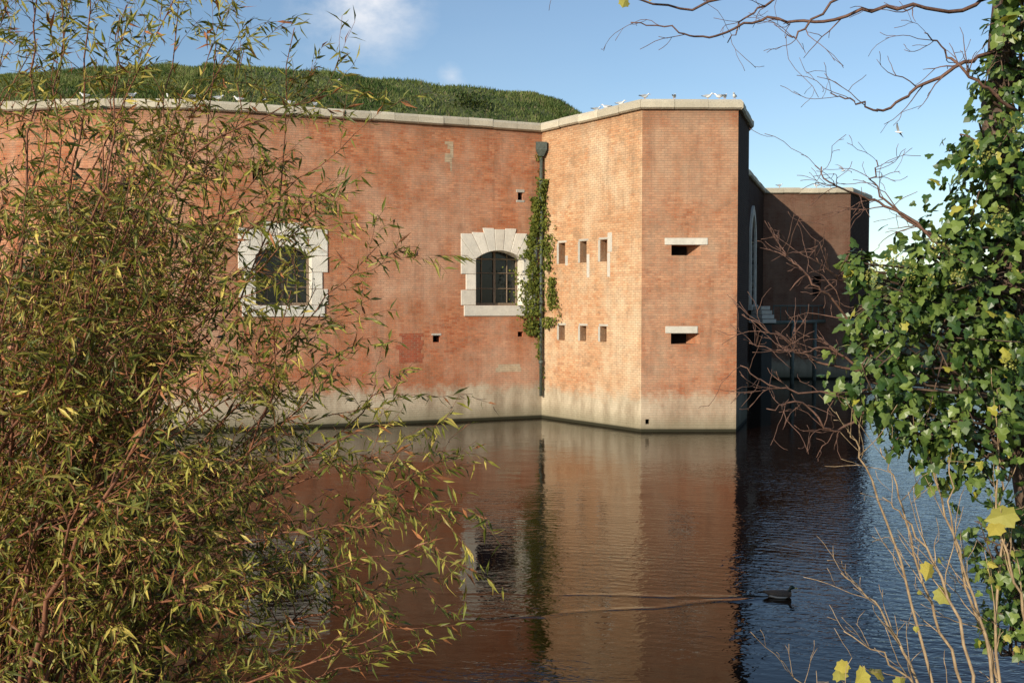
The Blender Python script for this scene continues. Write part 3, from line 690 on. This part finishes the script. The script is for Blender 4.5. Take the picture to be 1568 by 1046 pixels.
for k in range(60):
    c=np.array([rng.uniform(20,170),rng.uniform(120,175),0]); hh=rng.uniform(5,9)
    for _ in range(170):
        v=unit(rng.normal(0,1,3)); p=c+np.array([v[0]*4,v[1]*4,2.5+hh*.5+v[2]*hh*.5])*1.0; p[2]=max(1.5,p[2])
        LP.append(p+rng.normal(0,.4,3));LD.append(rng.normal(0,1,3));LN.append(v+rng.normal(0,.4,3));LS.append(rng.uniform(.8,1.8));t=random.random();LC.append((.10+.10*t,.12+.09*t,.05+.03*t))
leaves('background_trees',LP,LD,LN,LS,*T_dia,LC,M_gr)
# ------------------------------------------------------------ light, sky
d=Vector((.85,1.0,-.42)).normalized()
sl=bpy.data.lights.new('sun','SUN'); sl.energy=5.0; sl.angle=math.radians(.5); sl.color=(1,.89,.71)
so=bpy.data.objects.new('sun',sl); so.rotation_euler=d.to_track_quat('-Z','Y').to_euler(); COL.objects.link(so)
w=bpy.data.worlds.new('World'); scene.world=w; w.use_nodes=True; N=NT(w); bg=N.n['Background']
sk=N.new('ShaderNodeTexSky',sky_type='NISHITA'); sk.sun_disc=False; sk.sun_elevation=math.asin(-d.z); sk.sun_rotation=math.atan2(-d.x,-d.y)%(2*math.pi); sk.air_density=1.0; sk.dust_density=.3; sk.ozone_density=2.4
tc=N.new('ShaderNodeTexCoord').outputs['Generated']
def blob(dv,sz):
    v=Vector(dv).normalized(); x=N.new('ShaderNodeVectorMath',operation='DISTANCE'); N.link(tc,x.inputs[0]); x.inputs[1].default_value=v
    return N.ramp(x.outputs['Value'],sz,0,0,1)
nz=N.noise(N.mapping(tc,(1,1,1.7)),15,5,.62)
cb=N.math('MAXIMUM',blob((-.15,1,.31),.085),N.math('MULTIPLY',blob((-.06,1,.228),.022),.6))
cl=N.math('MULTIPLY',N.ramp(N.math('ADD',nz,N.math('MULTIPLY',cb,.3)),.48,.85,0,1),N.math('MULTIPLY',cb,1.2,clamp=True))
hz=N.ramp(N.noise(N.mapping(tc,(1,1,3)),2.2,3,.6),.4,.8,0,.08)
cl=N.math('MAXIMUM',cl,hz)
col=N.mix(cl,sk.outputs[0],(5.8,6.0,6.4)); N.link(col,bg.inputs[0]); bg.inputs[1].default_value=.148
# ------------------------------------------------------------ camera
cam=bpy.data.cameras.new('camera'); cam.lens=35; cam.sensor_width=36; cam.clip_end=3000; cam.clip_start=.05
co=bpy.data.objects.new('camera',cam); co.location=(0,0,4.5); co.rotation_euler=(math.radians(88.0),0,0); COL.objects.link(co); scene.camera=co
scene.view_settings.view_transform='Standard'; scene.view_settings.look='None'; scene.view_settings.exposure=0
